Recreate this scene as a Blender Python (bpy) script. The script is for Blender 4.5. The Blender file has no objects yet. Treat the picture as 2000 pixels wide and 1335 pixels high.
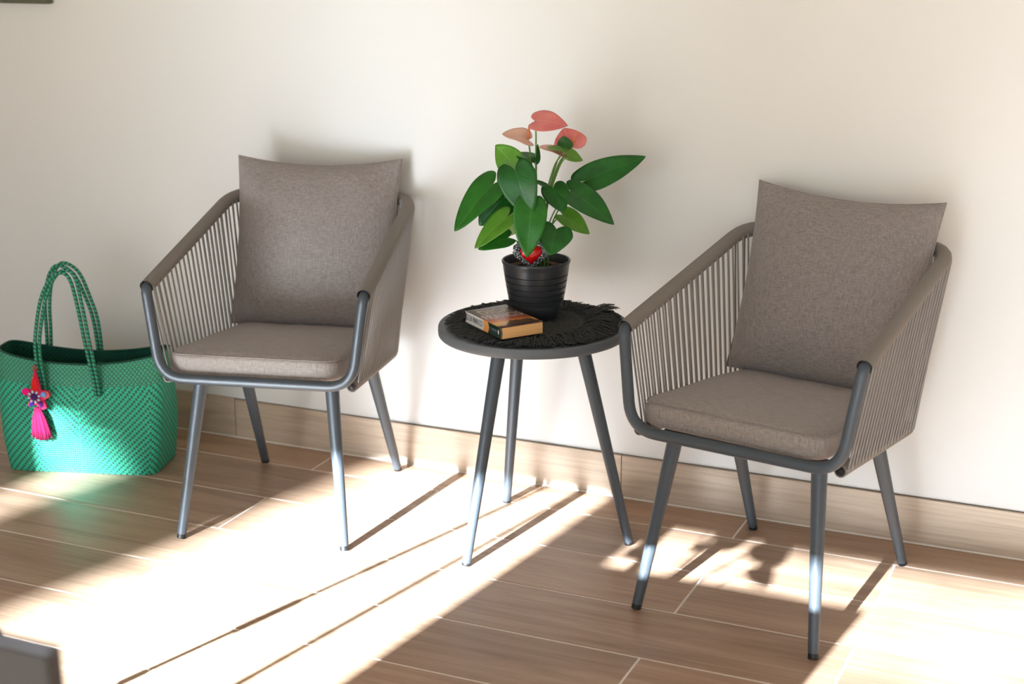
import bpy, math, random
from mathutils import Vector, Matrix, noise
random.seed(7)
scene = bpy.context.scene
COL = scene.collection
PI = math.pi

# ---------------------------------------------------------------- camera
F_PX, YAW, PITCH, ROLL, CAM_H = 2977.86, -0.42577, 0.27931, -0.00782, 1.5
cam_data = bpy.data.cameras.new('camera')
cam_data.sensor_width = 36.0
cam_data.lens = F_PX * 36.0 / 2000.0
cam = bpy.data.objects.new('camera', cam_data)
COL.objects.link(cam)
fwd = Vector((math.sin(YAW) * math.cos(PITCH), math.cos(YAW) * math.cos(PITCH), -math.sin(PITCH)))
right = Vector((math.cos(YAW), -math.sin(YAW), 0))
up = right.cross(fwd)
cr, sr = math.cos(ROLL), math.sin(ROLL)
r2 = right * cr + up * sr
u2 = up * cr - right * sr
M = Matrix((r2, u2, -fwd)).transposed().to_4x4()
M.translation = Vector((0, 0, CAM_H))
cam.matrix_world = M
cam_data.clip_start = 0.05
cam_data.dof.use_dof = True
cam_data.dof.focus_distance = (Vector((-1.36, 3.10, 0.65)) - Vector((0, 0, CAM_H))).dot(fwd)
cam_data.dof.aperture_fstop = 3.2
scene.camera = cam

# ---------------------------------------------------------------- sky, sun, exposure
SUN_EL, SUN_AZ = math.radians(22.1), math.radians(7.0)
world = bpy.data.worlds.new('world')
scene.world = world
world.use_nodes = True
wn = world.node_tree.nodes
wl = world.node_tree.links
wn.clear()
w_out = wn.new('ShaderNodeOutputWorld')
w_bg = wn.new('ShaderNodeBackground')
w_sky = wn.new('ShaderNodeTexSky')
w_sky.sky_type = 'NISHITA'
w_sky.sun_disc = False
w_sky.sun_elevation = SUN_EL
w_sky.sun_rotation = math.radians(180 + 7)
w_sky.air_density = 1.0
w_sky.dust_density = 0.3
w_sky.ozone_density = 2.5
w_bg.inputs['Strength'].default_value = 0.28
wl.new(w_sky.outputs[0], w_bg.inputs['Color'])
wl.new(w_bg.outputs[0], w_out.inputs['Surface'])

sun_data = bpy.data.lights.new('sun', 'SUN')
sun_data.energy = 45.0
sun_data.angle = math.radians(0.53)
sun_data.color = (0.82, 0.92, 1.0)
sun = bpy.data.objects.new('sun', sun_data)
COL.objects.link(sun)
sun_dir = Vector((math.sin(SUN_AZ) * math.cos(SUN_EL), math.cos(SUN_AZ) * math.cos(SUN_EL), -math.sin(SUN_EL)))
sun.rotation_euler = sun_dir.to_track_quat('-Z', 'Y').to_euler()
sun.location = (-3, -12, 6)

vs = scene.view_settings
vs.view_transform = 'Standard'
vs.look = 'None'
vs.exposure = 0.38
vs.gamma = 1.0
vs.use_curve_mapping = False
scene.cycles.use_denoising = True
scene.cycles.max_bounces = 10
scene.cycles.diffuse_bounces = 6
scene.cycles.blur_glossy = 0.3

# ---------------------------------------------------------------- material helpers
def lin(c):
    return tuple((v / 255 / 12.92) if v / 255 <= 0.04045 else ((v / 255 + 0.055) / 1.055) ** 2.4 for v in c)

class NT:
    def __init__(self, name):
        self.m = bpy.data.materials.new(name)
        self.m.use_nodes = True
        self.t = self.m.node_tree
        self.t.nodes.clear()
        self.out = self.t.nodes.new('ShaderNodeOutputMaterial')
        self.b = self.t.nodes.new('ShaderNodeBsdfPrincipled')
        self.t.links.new(self.b.outputs[0], self.out.inputs[0])
    def n(self, typ, **kw):
        nd = self.t.nodes.new(typ)
        for k, v in kw.items():
            setattr(nd, k, v)
        return nd
    def l(self, a, b):
        self.t.links.new(a, b)
    def val(self, sock, v):
        if hasattr(v, 'is_output'):
            self.l(v, sock)
        else:
            sock.default_value = v
    def math(self, op, a, b=0.0, c=0.0):
        nd = self.n('ShaderNodeMath', operation=op)
        for i, v in enumerate((a, b, c)):
            self.val(nd.inputs[i], v)
        return nd.outputs[0]
    def coord(self, which='Object', scale=(1, 1, 1), rnd=0.0):
        tc = self.n('ShaderNodeTexCoord').outputs[which]
        mp = self.n('ShaderNodeMapping')
        mp.inputs['Scale'].default_value = scale
        self.l(tc, mp.inputs['Vector'])
        if rnd:
            oi = self.n('ShaderNodeObjectInfo')
            self.l(self.math('MULTIPLY', oi.outputs['Random'], rnd), mp.inputs['Location'])
        return mp.outputs[0]
    def noise(self, vec, scale, detail=3.0, rough=0.5, dist=0.0):
        nd = self.n('ShaderNodeTexNoise')
        nd.inputs['Scale'].default_value = scale
        nd.inputs['Detail'].default_value = detail
        nd.inputs['Roughness'].default_value = rough
        nd.inputs['Distortion'].default_value = dist
        self.l(vec, nd.inputs['Vector'])
        return nd.outputs['Fac']
    def ramp(self, fac, stops):
        nd = self.n('ShaderNodeValToRGB')
        e = nd.color_ramp.elements
        while len(e) < len(stops):
            e.new(0.5)
        for i, (pos, c) in enumerate(stops):
            e[i].position = pos
            e[i].color = (*c, 1)
        self.l(fac, nd.inputs[0])
        return nd.outputs[0]
    def mix(self, fac, a, b, blend='MIX'):
        nd = self.n('ShaderNodeMix', data_type='RGBA', blend_type=blend)
        self.val(nd.inputs[0], fac)
        for s, v in ((nd.inputs[6], a), (nd.inputs[7], b)):
            if hasattr(v, 'is_output'):
                self.l(v, s)
            else:
                s.default_value = (*v, 1)
        return nd.outputs[2]
    def bump(self, h, strength=0.3, dist=0.001):
        nd = self.n('ShaderNodeBump')
        nd.inputs['Strength'].default_value = strength
        nd.inputs['Distance'].default_value = dist
        self.l(h, nd.inputs['Height'])
        self.l(nd.outputs[0], self.b.inputs['Normal'])
    def color(self, c):
        self.val(self.b.inputs['Base Color'], c if hasattr(c, 'is_output') else (*c, 1))
    def set(self, **kw):
        for k, v in kw.items():
            self.val(self.b.inputs[k.replace('_', ' ')], v)
        return self

def plain(name, c, rough=0.5, metallic=0.0, var=0.12, nscale=30.0, bump=0.0, **kw):
    m = NT(name)
    n = m.noise(m.coord('Object'), nscale, 4.0)
    d = tuple(v * (1 - var) for v in c)
    b = tuple(min(1, v * (1 + var)) for v in c)
    m.color(m.ramp(n, [(0.3, d), (0.7, b)]))
    m.set(Roughness=rough, Metallic=metallic, **kw)
    if bump:
        m.bump(n, bump, 0.002)
    return m.m

def wood_tile(name, dark, mid, light, dr=0.0):
    m = NT(name)
    v = m.coord('Object', (1.0, 9.0, 9.0), rnd=40.0)
    n1 = m.noise(v, 1.6, 5.0, 0.6, 0.8)
    v2 = m.coord('Object', (1.3, 60.0, 60.0), rnd=17.0)
    n2 = m.noise(v2, 2.2, 4.0, 0.65, 0.2)
    c1 = m.ramp(n1, [(0.25, dark), (0.5, mid), (0.78, light)])
    c2 = m.ramp(n2, [(0.3, (0.62, 0.58, 0.55)), (0.62, (1, 1, 1))])
    c = m.mix(0.55, c1, c2, 'MULTIPLY')
    oi = m.n('ShaderNodeObjectInfo')
    tone = m.ramp(oi.outputs['Random'], [(0.0, (0.86, 0.85, 0.84)), (0.5, (1, 1, 1)), (1.0, (1.0, 0.95, 0.9))])
    m.color(m.mix(1.0, c, tone, 'MULTIPLY'))
    r = m.ramp(n2, [(0.2, (0.40 + dr,) * 3), (0.8, (0.31 + dr,) * 3)])
    m.l(r, m.b.inputs['Roughness'])
    m.bump(n2, 0.12, 0.0008)
    return m.m

def fabric(name, c, c2):
    m = NT(name)
    va = m.coord('Object', (420, 420, 60))
    vb = m.coord('Object', (60, 420, 420))
    na = m.noise(va, 1.0, 2.0)
    nb = m.noise(vb, 1.0, 2.0)
    s = m.math('MULTIPLY', m.math('ADD', na, nb), 0.5)
    m.color(m.ramp(s, [(0.36, c), (0.64, c2)]))
    m.set(Roughness=0.92)
    m.b.inputs['Sheen Weight'].default_value = 0.25
    m.b.inputs['Sheen Roughness'].default_value = 0.5
    m.bump(s, 0.35, 0.001)
    return m.m

M_WALL = NT('wall_paint')
_v = M_WALL.coord('Object')
_n = M_WALL.noise(_v, 90.0, 4.0)
_n2 = M_WALL.noise(_v, 1.2, 2.0)
M_WALL.color(M_WALL.ramp(_n2, [(0.3, (0.74, 0.735, 0.72)), (0.7, (0.78, 0.775, 0.76))]))
M_WALL.set(Roughness=0.75)
M_WALL.bump(_n, 0.08, 0.001)
M_WALL = M_WALL.m
M_CEIL = plain('ceiling_paint', (0.55, 0.53, 0.50), 0.8, var=0.02)
M_TILE = wood_tile('wood_look_tile', lin((156, 128, 106)), lin((186, 156, 132)), lin((203, 176, 152)))
M_BASE = wood_tile('wood_look_skirting', lin((170, 150, 130)), lin((200, 181, 161)), lin((213, 197, 179)), 0.3)
M_GROUT = plain('grout', lin((240, 234, 226)), 0.8, var=0.05, nscale=200)
M_GAP = plain('dark_joint', lin((96, 88, 78)), 0.9)
M_METAL = plain('charcoal_powder_coat', lin((70, 78, 86)), 0.45, 0.05, var=0.05, nscale=400)
M_RUBBER = plain('black_rubber', lin((22, 24, 26)), 0.5, var=0.1)
M_ROPE = NT('grey_rope')
_v = M_ROPE.coord('UV', (1, 1, 1))
_w = M_ROPE.n('ShaderNodeTexWave', wave_type='BANDS', bands_direction='DIAGONAL')
_w.inputs['Scale'].default_value = 60.0
M_ROPE.l(_v, _w.inputs['Vector'])
M_ROPE.color(M_ROPE.ramp(_w.outputs['Fac'], [(0.1, lin((122, 118, 116))), (0.8, lin((162, 157, 154)))]))
M_ROPE.set(Roughness=0.85)
M_ROPE.bump(_w.outputs['Fac'], 0.3, 0.001)
M_ROPE = M_ROPE.m
M_WRAP = NT('wrapped_rope')
_v = M_WRAP.coord('UV', (1, 1, 1))
_w = M_WRAP.n('ShaderNodeTexWave', wave_type='BANDS', bands_direction='Y')
_w.inputs['Scale'].default_value = 62.0
_w.inputs['Distortion'].default_value = 0.6
M_WRAP.l(_v, _w.inputs['Vector'])
_n = M_WRAP.noise(M_WRAP.coord('Object'), 500.0, 2.0)
_c = M_WRAP.ramp(_w.outputs['Fac'], [(0.0, lin((124, 117, 111))), (0.6, lin((138, 131, 125)))])
M_WRAP.color(M_WRAP.mix(0.25, _c, M_WRAP.ramp(_n, [(0.3, (0.4, 0.4, 0.4)), (0.7, (1, 1, 1))]), 'MULTIPLY'))
M_WRAP.set(Roughness=0.9)
M_WRAP.bump(_w.outputs['Fac'], 0.2, 0.0006)
M_WRAP = M_WRAP.m
M_FAB = fabric('taupe_fabric', lin((130, 121, 116)), lin((162, 152, 146)))
M_FAB_B = fabric('taupe_fabric_back', lin((122, 113, 110)), lin((150, 140, 136)))
M_TABLE = plain('charcoal_table_coat', lin((96, 101, 106)), 0.45, 0.05, var=0.05, nscale=300)
M_YARN = plain('black_yarn', lin((58, 60, 59)), 0.95, var=0.4, nscale=120, bump=0.3)
M_POT = plain('black_glazed_clay', lin((44, 48, 52)), 0.30, var=0.12, nscale=60)
M_SOIL = plain('potting_soil', lin((70, 44, 30)), 0.95, var=0.4, nscale=150, bump=0.8)

# ---------------------------------------------------------------- object helpers
def mesh_obj(name, verts, faces, mat, parent=None, uvs=None, smooth=True, link=True):
    me = bpy.data.meshes.new(name)
    me.from_pydata([tuple(v) for v in verts], [], faces)
    if uvs:
        uvl = me.uv_layers.new(name='UVMap')
        for poly in me.polygons:
            for li in poly.loop_indices:
                uvl.data[li].uv = uvs[me.loops[li].vertex_index]
    if mat:
        me.materials.append(mat)
    if smooth:
        for q in me.polygons:
            q.use_smooth = True
    me.update()
    o = bpy.data.objects.new(name, me)
    if link:
        COL.objects.link(o)
    if parent:
        o.parent = parent
    return o

def tag(o, label=None, cat=None, group=None, kind=None):
    if label: o['label'] = label
    if cat: o['category'] = cat
    if group: o['group'] = group
    if kind: o['kind'] = kind
    return o

def empty(name, loc=(0, 0, 0), rz=0.0):
    o = bpy.data.objects.new(name, None)
    COL.objects.link(o)
    o.empty_display_size = 0.05
    o.location = loc
    o.rotation_euler = (0, 0, rz)
    return o

class G:
    """collects geometry for one mesh"""
    def __init__(self):
        self.v, self.f, self.u = [], [], []
    def add(self, v, f, u=None):
        k = len(self.v)
        self.v += [tuple(x) for x in v]
        self.f += [tuple(i + k for i in q) for q in f]
        self.u += u if u else [(0.0, 0.0)] * len(v)
    def box(self, x0, x1, y0, y1, z0, z1, b=0.0):
        if b <= 0:
            v = [(x, y, z) for z in (z0, z1) for y in (y0, y1) for x in (x0, x1)]
            self.add(v, [(0, 2, 3, 1), (4, 5, 7, 6), (0, 1, 5, 4), (2, 6, 7, 3), (0, 4, 6, 2), (1, 3, 7, 5)])
            return
        # chamfered box: three stretched rings
        def ring(dx, z):
            return [(x0 + dx + b, y0 + dx, z), (x1 - dx - b, y0 + dx, z), (x1 - dx, y0 + dx + b, z), (x1 - dx, y1 - dx - b, z),
                    (x1 - dx - b, y1 - dx, z), (x0 + dx + b, y1 - dx, z), (x0 + dx, y1 - dx - b, z), (x0 + dx, y0 + dx + b, z)]
        v = ring(b, z0) + ring(0, z0 + b) + ring(0, z1 - b) + ring(b, z1)
        f = [tuple(range(7, -1, -1)), tuple(range(24, 32))]
        for k in range(3):
            for i in range(8):
                j = (i + 1) % 8
                f.append((k * 8 + i, k * 8 + j, k * 8 + 8 + j, k * 8 + 8 + i))
        self.add(v, f)
    def tube(self, pts, rad, n=12, caps=True, closed=False, start_n=None):
        pts = [Vector(p) for p in pts]
        m = len(pts)
        if not hasattr(rad, '__len__'):
            rad = [rad] * m
        tang = []
        for i in range(m):
            if closed:
                t = pts[(i + 1) % m] - pts[i - 1]
            else:
                t = pts[min(i + 1, m - 1)] - pts[max(i - 1, 0)]
            tang.append(t.normalized())
        t0 = tang[0]
        a = start_n or (Vector((0, 0, 1)) if abs(t0.z) < 0.9 else Vector((1, 0, 0)))
        nrm = (a - t0 * a.dot(t0)).normalized()
        v, u, f, L = [], [], [], 0.0
        for i in range(m):
            if i:
                L += (pts[i] - pts[i - 1]).length
                nrm = (nrm - tang[i] * nrm.dot(tang[i])).normalized()
            bi = tang[i].cross(nrm)
            for k in range(n):
                an = 2 * PI * k / n
                v.append(pts[i] + (nrm * math.cos(an) + bi * math.sin(an)) * rad[i])
                u.append((k / n, L))
        rings = m if closed else m - 1
        for i in range(rings):
            for k in range(n):
                j = (k + 1) % n
                i2 = (i + 1) % m
                f.append((i * n + k, i * n + j, i2 * n + j, i2 * n + k))
        if caps and not closed:
            f.append(tuple(range(n - 1, -1, -1)))
            f.append(tuple(range((m - 1) * n, m * n)))
        self.add(v, f, u)
    def lathe(self, prof, n=48, c=(0, 0, 0)):
        v, f, u = [], [], []
        m = len(prof)
        for i, (r, z) in enumerate(prof):
            for k in range(n):
                a = 2 * PI * k / n
                v.append((c[0] + r * math.cos(a), c[1] + r * math.sin(a), c[2] + z))
                u.append((k / n, i / (m - 1)))
        for i in range(m - 1):
            for k in range(n):
                j = (k + 1) % n
                f.append((i * n + k, i * n + j, (i + 1) * n + j, (i + 1) * n + k))
        if prof[0][0] > 1e-6: f.append(tuple(range(n - 1, -1, -1)))
        if prof[-1][0] > 1e-6: f.append(tuple(range((m - 1) * n, m * n)))
        self.add(v, f, u)
    def sphere(self, c, r, n=10, m=7, sc=(1, 1, 1)):
        prof = [(max(1e-7, math.sin(PI * i / m)) * r, -math.cos(PI * i / m) * r) for i in range(m + 1)]
        k0 = len(self.v)
        self.lathe(prof, n)
        for i in range(k0, len(self.v)):
            x, y, z = self.v[i]
            self.v[i] = (c[0] + x * sc[0], c[1] + y * sc[1], c[2] + z * sc[2])
    def build(self, name, mat, parent=None, smooth=True, uv=True):
        return mesh_obj(name, self.v, self.f, mat, parent, self.u if uv else None, smooth)

def sharp(o, ang=35):
    me = o.data
    me.set_sharp_from_angle(angle=math.radians(ang))
    return o

def fillet(pts, rad, seg=8, closed=False):
    """round the corners of a polyline"""
    pts = [Vector(p) for p in pts]
    n = len(pts)
    out = []
    if not hasattr(rad, '__len__'):
        rad = [rad] * n
    for i in range(n):
        if not closed and i in (0, n - 1):
            out.append(pts[i]); continue
        a, b, c = pts[i - 1], pts[i], pts[(i + 1) % n]
        d1, d2 = (a - b), (c - b)
        l = min(rad[i], d1.length * 0.48, d2.length * 0.48)
        p, q = b + d1.normalized() * l, b + d2.normalized() * l
        for k in range(seg + 1):
            t = k / seg
            out.append(p * (1 - t) ** 2 + b * 2 * t * (1 - t) + q * t * t)
    return out

def resample(pts, n):
    pts = [Vector(p) for p in pts]
    d = [0.0]
    for i in range(1, len(pts)):
        d.append(d[-1] + (pts[i] - pts[i - 1]).length)
    out = []
    for k in range(n):
        s = d[-1] * k / (n - 1)
        i = 1
        while i < len(d) - 1 and d[i] < s:
            i += 1
        t = (s - d[i - 1]) / max(1e-9, d[i] - d[i - 1])
        out.append(pts[i - 1].lerp(pts[i], t))
    return out

def spline(pts, n=8):
    """Catmull-Rom through the points"""
    pts = [Vector(p) for p in pts]
    ex = [pts[0] * 2 - pts[1]] + pts + [pts[-1] * 2 - pts[-2]]
    out = []
    for i in range(1, len(ex) - 2):
        a, b, c, d = ex[i - 1:i + 3]
        for k in range(n):
            t = k / n
            out.append(0.5 * ((2 * b) + (c - a) * t + (2 * a - 5 * b + 4 * c - d) * t * t + (3 * b - a - 3 * c + d) * t ** 3))
    out.append(pts[-1])
    return out

# ---------------------------------------------------------------- the room
Y_SK = 3.524          # face of the skirting at the floor
Y_WALL = 3.534
X0, X1 = -4.6, 2.6
Y_FRONT = -1.9
Z_CEIL = 2.7
ROW_W, TILE_L, GR = 0.22425, 1.20375, 0.0050
Y_B = 3.3795
SK_H = 0.1175

def struct(name, g, mat, smooth=False):
    o = g.build(name, mat, None, smooth)
    return tag(o, kind='structure')

g = G(); g.box(X0, X1, Y_FRONT, Y_SK + 0.02, -0.05, -0.0012)
floor = struct('floor', g, M_GROUT)

def tile_mesh(x0, x1, y0, y1):
    g = G(); b = 0.0012
    v = [(x0, y0, -0.008), (x1, y0, -0.008), (x1, y1, -0.008), (x0, y1, -0.008),
         (x0, y0, -b), (x1, y0, -b), (x1, y1, -b), (x0, y1, -b),
         (x0 + b, y0 + b, 0), (x1 - b, y0 + b, 0), (x1 - b, y1 - b, 0), (x0 + b, y1 - b, 0)]
    f = [(8, 9, 10, 11)]
    for k in range(2):
        for i in range(4):
            j = (i + 1) % 4
            f.append((k * 4 + i, k * 4 + j, k * 4 + 4 + j, k * 4 + 4 + i))
    me = bpy.data.meshes.new('plank')
    me.from_pydata(v, [], f)
    me.materials.append(M_TILE)
    return me

tile_cache = {}
def put_tile(xa, xb, ya, yb):
    key = (round(xb - xa, 4), round(yb - ya, 4))
    if key not in tile_cache:
        hx, hy = (xb - xa) / 2 - GR / 2, (yb - ya) / 2 - GR / 2
        tile_cache[key] = tile_mesh(-hx, hx, -hy, hy)
    o = bpy.data.objects.new('plank', tile_cache[key])
    o.location = ((xa + xb) / 2, (ya + yb) / 2, 0)
    COL.objects.link(o)
    o.parent = floor

rows = [(-1, Y_B, Y_SK)]
k = 0
while Y_B - k * ROW_W > Y_FRONT:
    rows.append((k, max(Y_FRONT, Y_B - (k + 1) * ROW_W), Y_B - k * ROW_W)); k += 1
for r, ya, yb in rows:
    if yb - ya < 0.02: continue
    off = -0.548 if r % 2 == 0 else -0.9425
    x = off + math.floor((X0 - off) / TILE_L) * TILE_L
    while x < X1:
        xa, xb = max(x, X0), min(x + TILE_L, X1)
        if xb - xa > 0.02:
            put_tile(xa, xb, ya, yb)
        x += TILE_L

g = G(); g.box(X0, X1, Y_WALL, Y_WALL + 0.15, -0.05, Z_CEIL); struct('wall_back', g, M_WALL)
g = G(); g.box(X0 - 0.15, X0, Y_FRONT - 0.15, Y_WALL + 0.15, -0.05, Z_CEIL); struct('wall_left', g, M_WALL)
g = G(); g.box(X1, X1 + 0.15, Y_FRONT - 0.15, Y_WALL + 0.15, -0.05, Z_CEIL); struct('wall_right', g, M_WALL)
g = G(); g.box(X0 - 0.15, X1 + 0.15, Y_FRONT - 0.15, Y_WALL + 0.15, Z_CEIL, Z_CEIL + 0.12); struct('ceiling', g, M_CEIL)
# the garden side: a pier between two wide openings
OPEN_L, PIER_A, PIER_B, OPEN_R = -3.45, -1.985, -1.80, 1.7
HEAD_L, HEAD_R = 2.262, 2.196
g = G()
g.box(X0, OPEN_L, Y_FRONT - 0.12, Y_FRONT, -0.05, Z_CEIL)
g.box(PIER_A, PIER_B, Y_FRONT - 0.12, Y_FRONT, -0.05, Z_CEIL)
g.box(OPEN_R, X1, Y_FRONT - 0.12, Y_FRONT, -0.05, Z_CEIL)
g.box(OPEN_L, PIER_A, Y_FRONT - 0.12, Y_FRONT, HEAD_L, Z_CEIL)
g.box(PIER_B, OPEN_R, Y_FRONT - 0.12, Y_FRONT, HEAD_R, Z_CEIL)
struct('wall_front', g, M_WALL)

# skirting of cut wood-look tiles
sk = tag(empty('baseboard_back', (0, Y_SK, 0)), kind='structure')
g = G(); g.box(X0, X1, 0.0085, 0.0115, 0.0, SK_H + 0.0005); g.build('backing_joint', M_GAP, sk, False)
xj = -2.491 - 2 * 1.2038
while xj < X1:
    xa, xb = max(xj, X0), min(xj + 1.2038, X1)
    lift = 0.003 if xb < -2.3 else 0.0
    L2 = (xb - xa) / 2 - 0.001
    g = G(); g.box(-L2, L2, 0.0, 0.0088, 0.0025, SK_H - 0.001 + lift, 0.0008)
    o = g.build('plank', M_BASE, sk, False)
    o.location = ((xa + xb) / 2, 0, 0)
    xj += 1.2038
g = G(); g.box(X0, X1, -0.0012, 0.003, -0.002, 0.003); g.build('grout_bead', M_GROUT, sk, False)

# outdoors: terrace and lawn in front of the openings
M_TERR = plain('terrace_concrete', lin((118, 112, 106)), 0.85, var=0.08, nscale=6)
M_LAWN = plain('lawn', lin((70, 96, 60)), 0.95, var=0.3, nscale=8)
g = G(); g.box(-9, 7, -5.2, Y_FRONT, -0.25, -0.03); struct('terrace', g, M_TERR)
g = G(); g.box(-40, 40, -45, -5.2, -0.4, -0.1); struct('garden_ground', g, M_LAWN)

# ---------------------------------------------------------------- rope armchairs
ARM = Vector((0.270, -0.239, 0.628)); BACK = Vector((0.249, 0.300, 0.759))
FC = Vector((0.240, -0.260, 0.410)); RB = Vector((0.203, 0.255, 0.352))
def mx(p): return Vector((-p.x, p.y, p.z))

rail_path = fillet([mx(ARM), mx(BACK), BACK, ARM], [0, 0.075, 0.075, 0], 10)
LOWF = Vector((0.232, -0.238, 0.404))
low_path = fillet([mx(LOWF), mx(RB), RB, LOWF], [0, 0.05, 0.05, 0], 8)

chair_parts = []
def part(g, name, mat, smooth=True, sh=None):
    o = g.build(name, mat, None, smooth)
    if sh: sharp(o, sh)
    chair_parts.append((o, None))
    return o

g = G()
u_path = fillet([mx(ARM) + Vector((0, 0.05, 0.012)), mx(ARM) + Vector((0, -0.004, -0.001)), mx(FC), FC, ARM + Vector((0, -0.004, -0.001)), ARM + Vector((0, 0.05, 0.012))],
                [0, 0.018, 0.062, 0.062, 0.018, 0], 8)
g.tube(u_path, 0.0128, 14)
part(g, 'front_frame', M_METAL, sh=50)
g = G(); g.tube(resample(low_path, 60), 0.0105, 10); part(g, 'seat_frame', M_METAL)
g = G()
g.box(-0.195, 0.195, -0.200, -0.172, 0.390, 0.400, 0.003)
g.box(-0.19, 0.19, 0.085, 0.125, 0.352, 0.366, 0.003)
for x in (-0.1, 0.1):
    g.box(x - 0.012, x + 0.012, -0.19, 0.11, 0.376, 0.386, 0.002)
part(g, 'cross_bars', M_METAL, False)
rp = resample(rail_path, 90)
g = G()
wr = [0.0168] * 90
wr[0] = wr[-1] = 0.0162
g.tube(rp, wr, 16, caps=False)
g.tube([rp[0], rp[0] + (rp[1] - rp[0]) * 0.4], [0.0168, 0.0150], 16, caps=False)
part(g, 'rail_wrap', M_WRAP)
g = G(); g.tube(resample(low_path, 60), 0.0132, 12); part(g, 'seat_wrap', M_WRAP)
for s in (-1, 1):
    for foot, top in ((Vector((0.2105 * s, -0.276, 0)), Vector((0.166 * s, -0.187, 0.396))),
                      (Vector((0.193 * s, 0.276, 0)), Vector((0.176 * s, 0.100, 0.362)))):
        d = (top - foot)
        g = G()
        base = foot + d * 0.03
        g.tube([base, base.lerp(top, 0.5), top], [0.0112, 0.0142, 0.0172], 16)
        leg = g.build('leg', M_METAL, None); sharp(leg, 50)
        g = G(); g.tube([foot + Vector((0, 0, 0.0005)), foot + d * 0.005, foot + d * 0.031], [0.0100, 0.0112, 0.0110], 14)
        cap = g.build('rubber_foot', M_RUBBER, None); sharp(cap, 40)
        chair_parts.append((leg, None)); chair_parts.append((cap, len(chair_parts) - 1))
# ropes: each loop runs over the rail and under the seat bar, an inner and an outer run
NL = 63
top_pts = resample(rail_path, NL * 4 + 1)
bot_pts = resample(low_path, NL * 4 + 1)
for k in range(NL):
    i = k * 4 + 2
    t, b = top_pts[i], bot_pts[i]
    # outward direction in plan
    tt = (top_pts[i + 1] - top_pts[i - 1]); ot = Vector((tt.y, -tt.x, 0)).normalized() * -1
    if ot.dot(Vector((t.x, t.y - 0.0, 0))) < 0: ot = -ot
    tb = (bot_pts[i + 1] - bot_pts[i - 1]); ob = Vector((tb.y, -tb.x, 0)).normalized() * -1
    if ob.dot(Vector((b.x, b.y, 0))) < 0: ob = -ob
    jit = (tt.normalized()) * random.uniform(-0.0012, 0.0012)
    g = G()
    for side in (1, -1):
        p0 = t + ot * (0.0150 * side) + Vector((0, 0, -0.002)) + jit
        p1 = b + ob * (0.0120 * side) - jit
        sh = tt.normalized() * (0.0035 * side)
        g.tube([p0 + sh, p0.lerp(p1, 0.5) + sh * 0.5, p1], 0.0025, 6, caps=False)
    part(g, 'rope', M_ROPE)

CH = [((-2.04832, 3.15789, 0), 0.22708, 'grey rope armchair beside the green woven bag'),
      ((-0.77101, 3.15273, 0), -0.17896, 'grey rope armchair to the right of the round table')]
for ci, (loc, rz, lab) in enumerate(CH):
    root = tag(empty('rope_armchair', loc, rz), lab, 'chair', 'rope armchairs along the wall')
    made = []
    for o, par in chair_parts:
        c = o if ci == 0 else o.copy()
        if ci: COL.objects.link(c)
        c.parent = made[par] if par is not None else root
        made.append(c)

# ---------------------------------------------------------------- cushions
def make_seat_cushion(name, w_f, w_b, d, h, seed):
    """boxy rounded pad, origin at the middle of its underside"""
    nx, ny = 26, 26
    v, f = [], []
    R = 0.020
    def outline(a):
        # rounded trapezoid, superellipse
        e = 11.0
        ca, sa = math.cos(a), math.sin(a)
        r = (abs(ca) ** e + abs(sa) ** e) ** (-1 / e)
        x, y = ca * r, sa * r
        w = w_f + (w_b - w_f) * (y + 1) / 2
        return x * w, y * d
    N = 72
    prof = []
    for k in range(7):
        t = k / 6 * PI / 2
        prof.append((1 - (1 - math.sin(t)) * R / w_f, (1 - math.cos(t)) * R * 0.8))
    for k in range(7):
        t = k / 6 * PI / 2
        prof.append((1 - (1 - math.cos(t)) * R / w_f, h - R * 0.8 + math.sin(t) * R * 0.8))
    inner = [0.93, 0.84, 0.7, 0.5, 0.28, 0.1, 0.02]
    rings = [(s * 0.86, 0.0) for s in (0.2, 0.7)] + prof + [(prof[-1][0] * s, h) for s in inner]
    for s, z in rings:
        for k in range(N):
            x, y = outline(2 * PI * k / N)
            puff = 0.0
            if z > h * 0.6:
                puff = 0.010 * (1 - min(1, s) ** 3.0)
            wob = 0.0016 * noise.noise(Vector((x * 14 + seed, y * 14, z * 10)))
            v.append((x * s, y * s, z + puff + wob * min(1, s * 1.2) * (2.0 if z > h * 0.6 else 0.6)))
    m = len(rings)
    for i in range(m - 1):
        for k in range(N):
            j = (k + 1) % N
            f.append((i * N + k, i * N + j, (i + 1) * N + j, (i + 1) * N + k))
    f.append(tuple(range(N - 1, -1, -1)))
    f.append(tuple(range((m - 1) * N, m * N)))
    root = empty(name)
    mesh_obj('pad', v, f, M_FAB, root)
    for z in (h - 0.006,):
        pts = [(outline(2 * PI * k / 72)[0] * 0.9925, outline(2 * PI * k / 72)[1] * 0.9925, z) for k in range(72)]
        g = G(); g.tube(pts, 0.0013, 5, closed=True)
        g.build('seam', M_FAB_B, root)
    return root

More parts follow.
